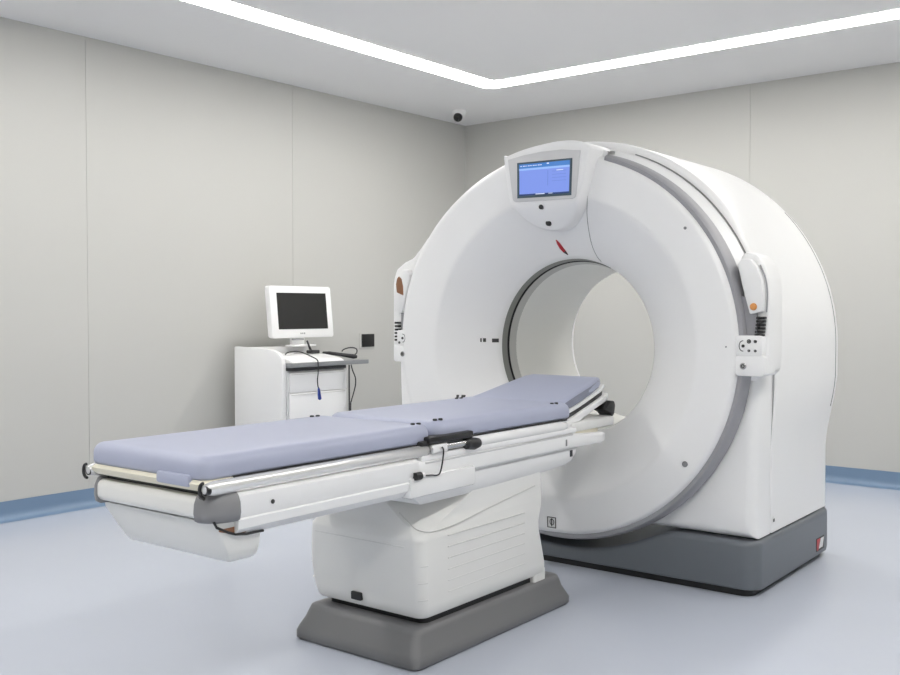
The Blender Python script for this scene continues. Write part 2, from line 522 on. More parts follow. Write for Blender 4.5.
# screen with its picture
b = bmesh.new()
def scr(a, c):  # a, c in 0..1 over the glass
    # corners measured in the plane of the bezel
    bl, br, tl, tr = (-2.408, 1.636), (-2.158, 1.632), (-2.409, 1.772), (-2.154, 1.769)
    x0 = bl[0] + (br[0] - bl[0]) * a; z0 = bl[1] + (br[1] - bl[1]) * a
    x1 = tl[0] + (tr[0] - tl[0]) * a; z1 = tl[1] + (tr[1] - tl[1]) * a
    return x0 + (x1 - x0) * c, z0 + (z1 - z0) * c
def tile(a0, a1, c0, c1, lvl, mi, th=.0012):
    poly = [scr(a0, c0), scr(a1, c0), scr(a1, c1), scr(a0, c1)]
    y0 = dv - .0055 - lvl * .0012
    prism(b, poly, lambda p, q, h: (p, h, q), y0, y0 - th, mi=mi)
tile(-.045, 1.045, -.075, 1.06, 0, 0, .002)
tile(0, 1, 0, 1, 1, 1)
tile(0, 1, .86, 1, 2, 2)
tile(0, 1, .80, .86, 2, 3)
tile(0, 1, 0, .045, 2, 4)
tile(.575, .583, .27, .74, 2, 5)
for k in range(4): tile(.66, .94, .70 - k * .10, .712 - k * .10, 2, 5)
tile(.75, .88, .72, .74, 3, 6)
tile(.34, .52, .015, .04, 3, 6); tile(.60, .68, .02, .035, 3, 6)
for k in range(9): tile(.03 + k * .05, .055 + k * .05 + .01 * (k % 2), .925, .945, 3, 6)
tile(.56, .60, .95, .98, 3, 6)
tag(G('screen', b, ['dark_teal', 'scr_body', 'scr_head', 'scr_pale', 'scr_dark', 'scr_line', 'scr_text'], housing), 'lit blue display')
for (u, z, r) in ((-2.304, 1.583, .0105), (-2.300, 1.518, .014)):
    y = front_of(u, z)
    b = bmesh.new(); cyl(b, (u, y + .012, z), (0, -1, 0), r, .018, bev=.003, n=20)
    G('sensor', b, 'black', housing)

# red curved emblem sliver on the cover
b = bmesh.new()
pa = [(-2.336, 1.452), (-2.337, 1.434), (-2.333, 1.414), (-2.323, 1.397), (-2.309, 1.386)]
pb = [(-2.305, 1.388), (-2.309, 1.404), (-2.315, 1.420), (-2.322, 1.438), (-2.332, 1.452)]
poly = pa + pb
f3 = [face_pt(u, z, .002) for u, z in poly]
vs = [b.verts.new(p) for p in f3]; vb = [b.verts.new(p + Vector((0, .004, 0))) for p in f3]
for i in range(4):
    b.faces.new((vs[i], vs[i + 1], vs[8 - i], vs[9 - i])).material_index = 0 if i < 3 else 1
for i in range(10): b.faces.new((vs[i], vs[(i + 1) % 10], vb[(i + 1) % 10], vb[i]))
tag(G('emblem', b, ['red', 'ink']), 'red curved emblem')

# seam down the right of the screen segment
b = bmesh.new()
sp = smooth_path([(-2.072, 0, 1.805), (-2.094, 0, 1.71), (-2.118, 0, 1.607), (-2.136, 0, 1.547), (-2.149, 0, 1.485), (-2.158, 0, 1.422), (-2.154, 0, 1.376), (-2.142, 0, 1.352)], 6)
tube(b, [face_pt(p.x, p.z, -.0004) for p in sp], .0016, n=6)
G('cover_seam', b, 'seam')
# screws and marks on the cover
for u, z, r in ((-1.672, 1.465, .006), (-1.666, .521, .012), (-1.499, .995, .003)):
    p = face_pt(u, z)
    b = bmesh.new(); cyl(b, p + Vector((0, .006, 0)), (0, -1, 0), r, .009, bev=.001, n=16)
    G('cover_screw', b, 'cap_grey')
for u, z, w_ in ((-2.757, .995, .005), (-2.744, .995, .010), (-2.706, .993, .022), (-2.83, .727, .010), (-2.806, .727, .016)):
    b = bmesh.new()
    q = [face_pt(u + a, z + c, .0015) for a, c in ((-w_ / 2, -.009), (w_ / 2, -.009), (w_ / 2, .009), (-w_ / 2, .009))]
    v1 = [b.verts.new(p) for p in q]; v2 = [b.verts.new(p + Vector((0, .006, 0))) for p in q]
    b.faces.new(v1)
    for i in range(4): b.faces.new((v1[i], v1[(i + 1) % 4], v2[(i + 1) % 4], v2[i]))
    G('cover_mark', b, 'ink')
# square symbol label low on the cover
b = bmesh.new()
def fbox(u0, u1, z0, z1):
    q = [face_pt(a, c, .0012) for a, c in ((u0, z0), (u1, z0), (u1, z1), (u0, z1))]
    v1 = [b.verts.new(p) for p in q]; v2 = [b.verts.new(p + Vector((0, .004, 0))) for p in q]
    b.faces.new(v1)
    for i in range(4): b.faces.new((v1[i], v1[(i + 1) % 4], v2[(i + 1) % 4], v2[i]))
lu0, lu1, lz0, lz1 = -2.312, -2.268, .180, .228
for a in ((lu0, lu1, lz0, lz0 + .003), (lu0, lu1, lz1 - .003, lz1), (lu0, lu0 + .003, lz0, lz1), (lu1 - .003, lu1, lz0, lz1), (-2.292, -2.288, .187, .222)): fbox(*a)
pth = [face_pt(-2.288 + .010 * cos(radians(a)), .206 + .013 * sin(radians(a)), .001) for a in range(-60, 301, 20)]
tube(b, pth, .0016, n=6)
G('symbol_label', b, 'ink')

# ---- control pods on both shoulders
def pod(s):
    """s=+1 right, -1 left; x measured outward from the scanner axis"""
    ds = .012 if s > 0 else .044
    X = lambda d: UC + s * (d + ds)
    Y = 3.728
    face = lambda a, c, h: (X(a), h, c)
    b = bmesh.new()
    # outline seen from the front (d outward, z up)
    spike = [(.84, 1.362), (.815, 1.362), (.802, 1.345)]
    out = [(.795, .882), (.890, .880), (.912, .90), (.917, .96), (.917, 1.19), (.912, 1.26), (.895, 1.315), (.868, 1.350)] + spike + [(.80, 1.30), (.815, 1.20), (.815, 1.06), (.80, 1.045)]
    if s < 0: out = [(.795, .882), (.905, .880), (.925, .90), (.932, .96), (.932, 1.24), (.928, 1.295), (.91, 1.34), (.858, 1.373), (.80, 1.395), (.75, 1.445), (.708, 1.492), (.69, 1.478), (.76, 1.38), (.80, 1.30), (.815, 1.20), (.815, 1.06), (.80, 1.045)]
    prism(b, out, face, Y + .022, 3.90, bev=.014, seg=3)
    root = G('control_pod', b, 'white', angle=50)
    b = bmesh.new()
    prism(b, rrect(.814 - ds, .905 if s > 0 else .868, .962, 1.040, .010, 4), face, Y - .022, Y + .06, bev=.004, seg=2)
    G('key_block', b, 'white', root)
    b = bmesh.new()
    prism(b, rrect(.812 - ds, .914 if s > 0 else .892, .884, .966, .014, 4), face, Y - .020, Y + .10, bev=.008, seg=2)
    G('shelf_block', b, 'white', root)
    b = bmesh.new()
    prism(b, [(.80, 1.03), (.872, 1.03), (.872, 1.16), (.80, 1.20)], face, Y + .022, Y + .014)
    G('pocket', b, 'rim_grey', root)
    for k in range(6):
        for q in range(2):
            b = bmesh.new(); z = (1.036 if s > 0 else .985) + k * (.0135 if s > 0 else .017); d = (.868 if s > 0 else .876) + q * (.019 if s > 0 else .015) + .0012 * k * (s > 0)
            box(b, *sorted((X(d), X(d + (.014 if s > 0 else .011)))), Y - .002, Y + .024, z, z + .0095, bev=.002)
            G('vent_slot', b, 'black', root)
    b = bmesh.new()
    fl = [(.850, 1.122), (.900, 1.132), (.903, 1.20), (.896, 1.255), (.876, 1.305), (.848, 1.336), (.815, 1.336), (.800, 1.315), (.820, 1.23)]
    prism(b, fl, face, Y - .008, Y + .024, bev=.006, seg=2)
    G('flap', b, 'white', root)
    b = bmesh.new()
    tube(b, smooth_path([(X(.907), Y + .02, 1.13), (X(.910), Y + .02, 1.20), (X(.902), Y + .02, 1.26), (X(.880), Y + .02, 1.312)]), .003, n=6)
    G('flap_groove', b, 'rim_grey', root)
    b = bmesh.new()
    if s > 0:
        cyl(b, (X(.866), Y - .004, 1.151), (0, -1, 0), .014, .009, bev=.003)
        tag(G('button', b, 'orange', root), 'round orange button')
    else:
        prism(b, [(.838, 1.210), (.879, 1.225), (.884, 1.265), (.877, 1.292), (.866, 1.304), (.850, 1.292), (.840, 1.255)], face, Y - .012, Y - .004, bev=.002)
        tag(G('button', b, 'brown', root), 'brown oval button')
    K = Y - .022
    for (d, z, r) in ((.855, 1.018, .008), (.880, 1.018, .006), (.855, .982, .005), (.880, .982, .005)) if s > 0 else ((.852, .978, .006),):
        b = bmesh.new(); lathe(b, [(r * .55, K - .003), (r, K - .003), (r, K + .002)], X(d), z, n=16)
        cyl(b, (X(d), K + .001, z), (0, -1, 0), r * .4, .005, n=10)
        G('key', b, 'ink', root)
    b = bmesh.new(); tube(b, [(X(.830) - s * .014 * cos(radians(a)), K, 1.0 + .020 * sin(radians(a))) for a in range(-100, 101, 20)], .0016, n=6)
    cyl(b, (X(.832), K + .002, 1.0), (0, -1, 0), .006, .005, n=12)
    G('dial_mark', b, 'ink', root)
    b = bmesh.new(); cyl(b, (X(.832), K + .003, .922), (0, -1, 0), .013, .007, bev=.002)
    lathe(b, [(.004, K - .0055), (.008, K - .0055), (.008, K - .003)], X(.832), .922, n=14, mi=1)
    G('pod_screw', b, ['metal', 'ink'], root)
pod(1); pod(-1)
b = bmesh.new()
prism(b, [(-.80, .30), (-.940, .30), (-.958, .60), (-.966, .90), (-.80, .90)], lambda a, c, h: (UC + a, h, c), 3.785, 3.96, bev=.02, seg=3)
G('side_cover', b, 'white')
b = bmesh.new(); tube(b, [(UC + (rim_r(a) + .001) * cos(radians(a)), 3.764, ZD + (rim_r(a) + .001) * sin(radians(a))) for a in range(146, 226, 4)], .003, n=6)
G('edge_seam', b, 'seam')
b = bmesh.new(); pts_ = []
A = arch(.912, .862, .228, 4.655)
pts_ = [Vector(q) for q in A if q[0] > UC + .5 and .66 < q[2] < 1.62]
tube(b, pts_, .0022, n=6); G('rear_seam', b, 'seam')
# small latch at the housing corner
b = bmesh.new(); box(b, UC + .858, UC + .865, 3.99, 4.012, .268, .292, bev=.003, mi=0); box(b, UC + .864, UC + .8665, 3.994, 4.008, .272, .284, mi=1)
G('corner_latch', b, ['paper', 'ink'])

# ================================================================ PATIENT TABLE
UT = -2.225
table = empty('patient_table', W(UT, 2.83), RZ)
tag(table, 'long padded white patient table on a grey foot facing the ring scanner', 'examination table')
def P(name, bm, m, parent=table, angle=35):
    o_ = Vector((UT, 2.83, 0))
    for v in bm.verts: v.co -= o_
    return obj(name, bm, m, parent, angle)
idn = lambda a, c, h: (a, c, h)

# foot
b = bmesh.new()
def frect(d, f0, f1, r, z): return [(x, y, z) for x, y in rrect(UT - d, UT + d, f0, f1, r, 6)]
def frect(d, f0, f1, r, z): return [(x, y, z) for x, y in rrect(UT - d - .016, UT + d - .001, f0, f1, r, 6)]
secs = [frect(.262, 2.372, 3.303, .028, .0), frect(.270, 2.364, 3.312, .03, .008), frect(.270, 2.364, 3.312, .03, .03), frect(.264, 2.370, 3.305, .03, .045),
        frect(.250, 2.388, 3.290, .03, .075), frect(.245, 2.402, 3.282, .03, .10), frect(.240, 2.41, 3.276, .028, .114), frect(.230, 2.422, 3.266, .02, .119), frect(.12, 2.55, 3.12, .01, .119)]
loft(b, secs)
P('foot', b, 'foot_grey', angle=50)

# pedestal cover
def pedestal_ring(z, hw, f0, f1, r=.034, n=8):
    k = min(1, max(0, (z - .40) / .16)); gl = .018 * smooth((z - .14) / .10)
    x0, x1, y0, y1 = UT - hw - .025 - gl, UT + hw + .006, f0, f1 + .018
    cu, cv = min(.215, .27 * k), .33 * k          # the neck is cut back at its front corners
    pts = rrect(x0, x1, y0, y1, r, n)
    for i in range(n + 1):
        t_ = i / n
        L_ = (x0 + cu * t_, y0 + cv * (1 - t_)); j = 2 * (n + 1) + i
        if k > 0: m_ = smooth(k * 5); pts[j] = tuple(pts[j][q] + (L_[q] - pts[j][q]) * m_ for q in (0, 1))
        R0 = (x1 - cu * (1 - t_), y0 + cv * t_); j = 3 * (n + 1) + i
        if k > 0: pts[j] = tuple(pts[j][q] + (R0[q] - pts[j][q]) * m_ for q in (0, 1))
    return [(x, y, z) for x, y in pts]
b = bmesh.new()
rings = [pedestal_ring(.142, .222, 2.445, 3.165), pedestal_ring(.150, .228, 2.438, 3.172), pedestal_ring(.18, .231, 2.432, 3.17), pedestal_ring(.25, .231, 2.427, 3.15),
         pedestal_ring(.31, .230, 2.424, 3.132), pedestal_ring(.345, .229, 2.424, 3.13), pedestal_ring(.375, .228, 2.424, 3.14), pedestal_ring(.390, .228, 2.425, 3.145), pedestal_ring(.40, .227, 2.426, 3.15),
         pedestal_ring(.43, .226, 2.435, 3.155), pedestal_ring(.465, .225, 2.447, 3.155), pedestal_ring(.51, .224, 2.464, 3.152), pedestal_ring(.56, .222, 2.485, 3.15)]
loft(b, rings)
ped = P('pedestal_cover', b, 'warm_white', angle=40)
# dark slot under the cover and the two short feet
b = bmesh.new(); prism(b, rrect(UT - .22, UT + .215, 2.47, 3.15, .03), idn, .117, .15); P('shadow_gap', b, 'black')
b = bmesh.new(); prism(b, rrect(UT - .24, UT + .232, 3.10, 3.182, .01), idn, .118, .16); P('cover_foot', b, 'warm_white')
# ribs on both flanks
for s in (1, -1):
    for k in range(6):
        z = .205 + k * .0375
        b = bmesh.new()
        x0 = UT + (.2360 if s > 0 else -.2545 - .018 * smooth((z - .14) / .10))
        box(b, *sorted((x0 - s * .004, x0 + s * .0016)), 2.57, 3.03 - .0 * k, z, z + .0035, bev=.001, seg=1)
        P('rib', b, 'groove', ped)
    for k in range(3):
        z = .205 + k * .055
        b = bmesh.new()
        cx, cy = UT + (.237 - .034 if s > 0 else -.256 - .018 * smooth((z - .14) / .10) + .034), 2.4275 + .034
        tube(b, [(cx + s * .0342 * sin(radians(a)), cy - .0342 * cos(radians(a)), z) for a in range(30, 91, 10)], .0018, n=6)
        P('corner_groove', b, 'groove', ped)
# seam across front face top and curving over the flank
b = bmesh.new()
tube(b, [(UT - .235, 2.424, .372), (UT - .15, 2.424, .372), (UT, 2.4235, .372), (UT + .17, 2.424, .372)], .0016, n=6)
P('cover_seam', b, 'groove', ped)
b = bmesh.new()
tube(b, smooth_path([(-2.10, 2.452, .475), (-2.06, 2.45, .45), (-2.022, 2.446, .432), (-1.996, 2.47, .423), (-1.9895, 2.53, .421), (-1.9895, 2.64, .428), (-1.990, 2.85, .455), (-1.991, 3.10, .484)]), .0022, n=6)
P('flank_seam', b, 'groove', ped)
b = bmesh.new(); prism(b, rrect(-2.292, -2.246, .163, .190, .004, 3), lambda a, c, h: (a, h, c), 2.44, 2.424, bev=.002); P('power_socket', b, 'black', ped)

# lower arm: fixed support under the sliding top
b = bmesh.new()
sec = [(-.235, .60), (-.245, .59), (-.245, .545), (-.225, .515), (.225, .515), (.245, .545), (.245, .59), (.235, .60)]
def arm_ring(v, dz=0, k=1.0): return [(UT + x * k, v, z + dz * (1 if z < .56 else .0)) for x, z in sec]
loft(b, [arm_ring(2.40, .03), arm_ring(2.44, .0), arm_ring(2.80, .0), arm_ring(3.10, .006), arm_ring(3.33, .018), arm_ring(3.38, .03), arm_ring(3.40, .05, .97)])
P('support_arm', b, 'white')
b = bmesh.new(); box(b, UT + .22, UT + .272, 2.335, 2.675, .553, .617, bev=.006); P('side_box', b, 'white_gloss')
b = bmesh.new(); box(b, UT - .272, UT - .22, 2.335, 2.675, .553, .617, bev=.006); P('side_box', b, 'white_gloss')
b = bmesh.new(); box(b, UT + .243, UT + .2475, 3.335, 3.353, .565, .59, bev=.001); P('arm_clip', b, 'dark')

# main beam, foot half (three facets each side)
b = bmesh.new()
def beam(v, k=1.0, dz=0.0):
    h = [(.245, .678), (.268, .664), (.268, .622), (.262, .606), (.266, .602), (.262, .578), (.238, .556)]
    return [(UT + x * k, v, z + dz) for x, z in h] + [(UT - x * k, v, z + dz) for x, z in h[::-1]]
loft(b, [beam(1.66), beam(2.30), beam(2.38)])
P('beam', b, 'white', angle=25)
# head half: two stacked slide rails
b = bmesh.new()
def sl(v, x1, z0, z1, r=.012):
    return [(x, v, z) for x, z in rrect(UT - x1, UT + x1, z0, z1, r, 4)]
loft(b, [sl(2.36, .262, .600, .664), sl(3.30, .262, .600, .660), sl(3.45, .259, .597, .646), sl(3.57, .256, .594, .640), sl(3.605, .250, .597, .637), sl(3.628, .235, .603, .632), sl(3.638, .21, .61, .626)])
P('slide_rail', b, 'white', angle=50)
b = bmesh.new(); box(b, UT - .255, UT + .263, 2.40, 3.36, .658, .682, bev=.008); P('slide_rail', b, 'white')
b = bmesh.new(); box(b, UT - .2, UT + .2635, 2.42, 3.33, .6515, .6575, bev=.001); P('rail_gap', b, 'bezel')
b = bmesh.new(); box(b, UT + .2625, UT + .2645, 3.275, 3.283, .615, .64); P('rail_mark', b, 'cap_grey')
# screw on beam side
b = bmesh.new(); cyl(b, (UT + .266, 1.772, .634), (1, 0, 0), .006, .004); P('beam_screw', b, 'ink')

# foot-end cross beam with grey corner caps
b = bmesh.new()
cs = lambda x, ins=0: [(UT + x, y, z) for y, z in rrect(1.572 + ins, 1.69, .608 + ins, .668 - ins, .02, 5)]
loft(b, [cs(-.229), cs(.2)]); P('cross_beam', b, 'warm_white')
for s in (1, -1):
    b = bmesh.new(); rings = []
    for a in range(0, 91, 10):
        t_ = radians(a); cx, cy, r0 = (.20 if s > 0 else .226), 1.66, .088; rl = .070 if s > 0 else .056
        rad = Vector((s * sin(t_), -cos(t_), 0)); rr = []
        kz = 1.0
        for q, z in [(-.05, .600), (-.01, .600), (.0, .606), (.004, .625), (.002, .65), (-.006, .668), (-.016, .676), (-.05, .676)]:
            rr.append((UT + s * cx + rad.x * (rl + q * (1 if s > 0 else .6)), cy + rad.y * (r0 + q), z))
        rings.append(rr)
    loft(b, rings)
    tag(P('corner_cap', b, 'cap_grey', angle=50), 'grey rounded corner cap')

# hanging tray under the foot end
b = bmesh.new()
rings = []
for z, f0, w0, bk in ((.600, 1.600, .237, 1.745), (.585, 1.604, .236, 1.757), (.520, 1.642, .222, 1.760), (.498, 1.655, .217, 1.757), (.486, 1.666, .207, 1.747), (.481, 1.69, .18, 1.72)):
    rings.append([(x, y, z) for x, y in rrect(UT - w0 - .006, UT + w0 + .012, f0, bk, .010, 4)])
loft(b, rings)
tray = P('foot_tray', b, 'warm_white', angle=40)
b = bmesh.new(); tube(b, [(UT + .2475, 1.594, .606), (UT + .2475, 1.603, .591), (UT + .2475, 1.640, .572), (UT + .2475, 1.664, .5635), (UT + .2475, 1.70, .558), (UT + .2475, 1.757, .557)], .0036, n=8); P('tray_hinge', b, 'black', tray)
b = bmesh.new(); prism(b, [(1.606, .60), (1.64, .60), (1.70, .563), (1.66, .563), (1.612, .578)], lambda a, c, h: (h, a, c), UT + .15, UT + .2478); P('tray_recess_shade', b, 'brown', tray)  # brown panel stands in for the shading inside the tray recess

# glossy side rails of the mattress board
for s in (1, -1):
    b = bmesh.new()
    rx = .25 if s > 0 else .256
    def rr_(v, k): return [(UT + s * rx + .0165 * k * cos(radians(a)), v, .692 + .019 * k * sin(radians(a))) for a in range(0, 360, 20)]
    loft(b, [rr_(1.562, .55), rr_(1.570, .8), rr_(1.592, 1), rr_(2.435, 1), rr_(2.437, .9)])
    P('side_rail', b, 'tube', angle=50)
    b = bmesh.new()
    loft(b, [rr_(2.665, .9), rr_(2.67, 1), rr_(3.26, 1), rr_(3.29, .8), rr_(3.30, .5)])
    P('side_rail', b, 'white_gloss', angle=50)
    # black C-shaped end stop at the foot end
    b = bmesh.new()
    cyl(b, (UT + s * (rx + .002), 1.575, .690), (0, -1, 0), .0125, .012, n=18)
    tube(b, [(UT + s * (rx + .002 + .0165 * cos(radians(a))), 1.560, .690 + .019 * sin(radians(a))) for a in (range(80, -91, -17) if s < 0 else range(100, 271, 17))] + [(UT + s * rx - .02, 1.566, .671)], .0045, n=8)
    P('end_stop', b, 'black')
    # clamp block at the joint of the two boards
    b = bmesh.new()
    box(b, *sorted((UT + s * .225, UT + s * .272)), 2.43, 2.665, .712, .735, bev=.006)
    box(b, *sorted((UT + s * .215, UT + s * .262)), 2.40, 2.47, .708, .724, bev=.005)
    cl = P('rail_clamp', b, 'black')
    b = bmesh.new(); cyl(b, (UT + s * .262, 2.44, .697), (0, 1, 0), .011, .23, n=14); P('clamp_rod', b, 'metal', cl)
    b = bmesh.new(); tube(b, [(UT + s * .264, 2.622, .694), (UT + s * .264, 2.63, .694), (UT + s * .264, 2.675, .69), (UT + s * .264, 2.70, .69), (UT + s * .264, 2.706, .69)], [.012, .019, .021, .016, .008], n=14); P('clamp_knob', b, 'black', cl)
    b = bmesh.new(); box(b, *sorted((UT + s * .245, UT + s * .274)), 2.445, 2.52, .683, .71, bev=.003); P('clamp_bracket', b, 'white_gloss', cl)
# thin wire looping from the clamp to the little black plug
b = bmesh.new()
tube(b, smooth_path([(UT + .276, 2.485, .70), (UT + .281, 2.488, .69), (UT + .281, 2.483, .655), (UT + .279, 2.474, .622), (UT + .276, 2.462, .613), (UT + .276, 2.43, .617), (UT + .276, 2.39, .620)], 5), .0026, n=8)
P('brake_wire', b, 'black')
b = bmesh.new(); cyl(b, (UT + .274, 2.352, .622), (0, 1, 0), .0125, .03, n=16, bev=.003); cyl(b, (UT + .274, 2.382, .622), (0, 1, 0), .010, .012, n=14, mi=1)
P('wire_plug', b, ['black', 'white_gloss'])

# cream mattress board
b = bmesh.new()
def bd(z, d, f0): return [(x, y, z) for x, y in rrect(UT - d, UT + d, f0, 2.46, .03, 5)]
loft(b, [bd(.680, .240, 1.60), bd(.684, .250, 1.572), bd(.694, .253, 1.560), bd(.704, .251, 1.557), bd(.712, .243, 1.565)])
P('mattress_board', b, 'cream', angle=50)
b = bmesh.new(); box(b, UT - .22, UT + .225, 1.60, 2.4, .660, .684); P('board_gap', b, 'black')
b = bmesh.new(); box(b, UT - .225, UT + .238, 2.47, 3.32, .675, .716, bev=.004); P('head_board', b, 'white')
b = bmesh.new(); box(b, UT - .22, UT + .2475, 1.66, 2.45, .7095, .7145); box(b, UT - .22, UT + .2475, 2.66, 3.31, .7095, .7145); P('board_edge', b, 'black')

# mattress pads
def pad(name, v0, v1, z0, z1, hw, r, notch=None, rc=.05):
    b = bmesh.new(); rings = []
    def R_(ins, z): return [(x, y, z) for x, y in rrect(UT - hw - .006 + ins, UT + hw - ins, v0 + ins, v1 - ins, max(.012, rc - ins), 7)]
    rings.append(R_(.012, z0))
    rings.append(R_(.003, z0 + .006)); rings.append(R_(0, z0 + .014))
    h = z1 - z0
    for a in (0, 20, 40, 60, 75, 90):
        rings.append(R_(r * (1 - cos(radians(a))), z1 - r + r * sin(radians(a))))
    rings.append(R_(.10, z1 + .003))
    loft(b, rings)
    return P(name, b, 'pad', angle=60)
p1 = pad('leg_pad', 1.562, 2.475, .709, .772, .246, .030, rc=.034)
p2 = pad('back_pad', 2.490, 3.360, .715, .777, .249, .032)
def grommet(u, v, z, par):
    for k in (0, 1):
        b = bmesh.new(); lathe(b, [(.003, z + .001), (.0065, z + .0035), (.0075, z + .002), (.0075, z - .004)], u + .006 * k, 0, n=14, axis='Z', cy=v + .022 * k, mi=0)
        cyl(b, (u + .006 * k, v + .022 * k, z - .002), (0, 0, 1), .0035, .0035, n=10)
        P('grommet', b, 'dark', par)
grommet(UT + .205, 2.425, .7735, p1); grommet(UT - .215, 2.39, .774, p1)
grommet(UT + .212, 2.53, .779, p2); grommet(UT + .215, 3.25, .778, p2); grommet(UT - .20, 3.19, .779, p2)
# blue fold hanging over the end of the cream board
b = bmesh.new(); box(b, UT + .065, UT + .20, 1.553, 1.60, .693, .725, bev=.008); P('pad_flap', b, 'pad', p1)

# tilted head rest
def head(v, z0, z1, hw, r=.02):
    return [(x, v, z) for x, z in rrect(UT - hw, UT + hw, z0, z1, r, 5)]
b = bmesh.new()
loft(b, [head(3.25, .722, .770, .222), head(3.31, .728, .781, .218), head(3.36, .738, .790, .214), head(3.45, .757, .808, .208), head(3.58, .784, .833, .200), head(3.66, .802, .850, .188), head(3.70, .810, .854, .175, .018), head(3.72, .816, .851, .153, .014), head(3.732, .823, .846, .125, .009)])
hp = P('head_pad', b, ['pad'], angle=50)
b = bmesh.new()
for s in (1, -1):
    b = bmesh.new(); rings = []
    for v, z0, hw in ((3.35, .736, .2152), (3.45, .757, .2095), (3.58, .786, .1985), (3.67, .806, .183)):
        x = UT + s * hw
        rings.append([(x - s * .006, v, z0 + .004), (x + s * .001, v, z0 + .006), (x + s * .001, v, z0 + .035), (x - s * .006, v, z0 + .04)])
    loft(b, rings)
    P('pad_side_strip', b, 'pad_side', hp)  # darker grey-blue strip along each side face of the head pad
def hplate(name, o0, o1, w, m, v1=3.73):
    b = bmesh.new(); rings = []
    for v, z, hw in ((3.33, .733, .217), (3.45, .757, .212), (3.58, .786, .202), (3.68, .809, .192), (v1, .820, .175)):
        rings.append([(x, v, zz) for x, zz in rrect(UT - hw - w, UT + hw + w, z + o0, z + o1, .003, 2)])
    loft(b, rings); return P(name, b, m)
hplate('head_plate', -.012, .002, .004, 'white')
hplate('head_gasket', -.030, -.012, .002, 'black', 3.715)
b = bmesh.new(); rings = []
for v, z0, z1, hw in ((3.30, .676, .700, .235), (3.36, .676, .708, .232), (3.45, .695, .729, .226), (3.58, .730, .757, .218), (3.70, .752, .782, .206), (3.74, .762, .786, .19)):
    rings.append([(x, v, z) for x, z in rrect(UT - hw, UT + hw, z0, z1, .006, 3)])
loft(b, rings); P('head_arm', b, 'white')
for s in (1, -1):
    b = bmesh.new(); prism(b, [(3.655, .722), (3.70, .758), (3.735, .754), (3.745, .735), (3.735, .698), (3.72, .688), (3.70, .706)], lambda a, c, h: (h, a, c), UT + s * .16, UT + s * .226, bev=.006)
    P('arm_bumper', b, 'black')
b = bmesh.new(); box(b, UT - .238, UT + .238, 3.36, 3.715, .654, .694, bev=.012); P('head_support', b, 'warm_white')
b = bmesh.new(); box(b, UT - .23, UT + .23, 3.34, 3.585, .636, .656, bev=.004); P('head_latch', b, 'cream')

# ================================================================ WORK CABINET AND WHAT STANDS ON IT
XF = -4.60   # front face towards the table
cab = empty('work_cabinet', (-4.86, 4.36, 0))
tag(cab, 'white work cabinet with rounded side panel and grey pull-out shelf by the wall', 'cabinet')
def C(name, bm, m, parent=cab, org=None, angle=35):
    o_ = Vector(org or (-4.86, 4.36, 0))
    for v in bm.verts: v.co -= o_
    return obj(name, bm, m, parent, angle)
b = bmesh.new()
side = [(-5.085, .02), (-4.635, .02), (-4.627, .05), (-4.625, .70), (-4.627, .80), (-4.638, .842), (-4.665, .870), (-4.71, .886), (-4.80, .894), (-5.08, .902), (-5.085, .897)]
prism(b, side, lambda a, c, h: (a, h, c), 4.098, 4.130, bev=.008, seg=2); C('side_panel', b, 'white')
b = bmesh.new(); box(b, -5.09, -4.63, 4.12, 4.655, .05, .755, bev=.004); C('body', b, 'white')
for z0, z1 in ((.62, .745), (.34, .617), (.06, .337)):
    b = bmesh.new(); box(b, -4.64, -4.612, 4.145, 4.645, z0, z1, bev=.004); d = C('drawer', b, 'white')
    b = bmesh.new(); box(b, -4.614, -4.609, 4.16, 4.63, z1 - .012, z1 - .008); C('handle_groove', b, 'groove', d)
b = bmesh.new(); box(b, -4.625, -4.615, 4.128, 4.143, .05, .76); C('corner_strip', b, 'bezel')
b = bmesh.new(); box(b, -5.07, -4.60, 4.13, 4.63, .757, .777, bev=.003); C('shelf_rail', b, 'dark')
b = bmesh.new(); prism(b, rrect(-5.06, -4.585, 4.13, 4.84, .02, 5), idn, .779, .806, bev=.004); C('shelf', b, 'tray_grey')
b = bmesh.new(); box(b, -5.09, -4.95, 4.12, 4.62, .75, .895, bev=.01); C('back_ledge', b, 'white')
for x in (-5.04, -4.68):
    for y in (4.16, 4.60):
        b = bmesh.new(); cyl(b, (x, y, 0), (0, 0, 1), .025, .055, n=16, bev=.004); C('castor', b, 'dark')

# monitor on the ledge
mx = -4.90
mon = empty('monitor', (mx - .01, 4.50, .8955), radians(0))
tag(mon, 'white desktop monitor with a dark blank screen on the cabinet', 'monitor')
def tiltf(c):   # lean the head back about its bottom
    d = c.z - .95; a = radians(6)
    return Vector((c.x - sin(a) * d, c.y, .95 + cos(a) * d))
def Mo(name, bm, m, parent=mon, tilt=True):
    if tilt:
        for v in bm.verts: v.co = tiltf(v.co)
    return C(name, bm, m, parent, (mx - .01, 4.50, .8955))
YM0, YM1, ZM0, ZM1 = 4.262, 4.812, .953, 1.298
b = bmesh.new(); prism(b, rrect(YM0, YM1, ZM0, ZM1, .02, 5), lambda a, c, h: (h, a, c), mx - .045, mx, bev=.006); Mo('casing', b, 'white')
b = bmesh.new(); box(b, mx - .002, mx + .0015, YM0 + .058, YM1 - .05, ZM0 + .058, ZM1 - .045); tag(Mo('screen', b, 'screen_black'), 'black blank screen')
b = bmesh.new()
for k in range(3): box(b, mx - .001, mx + .001, 4.505 + k * .016, 4.515 + k * .016, ZM0 + .024, ZM0 + .034)
Mo('maker_mark', b, 'key_grey')
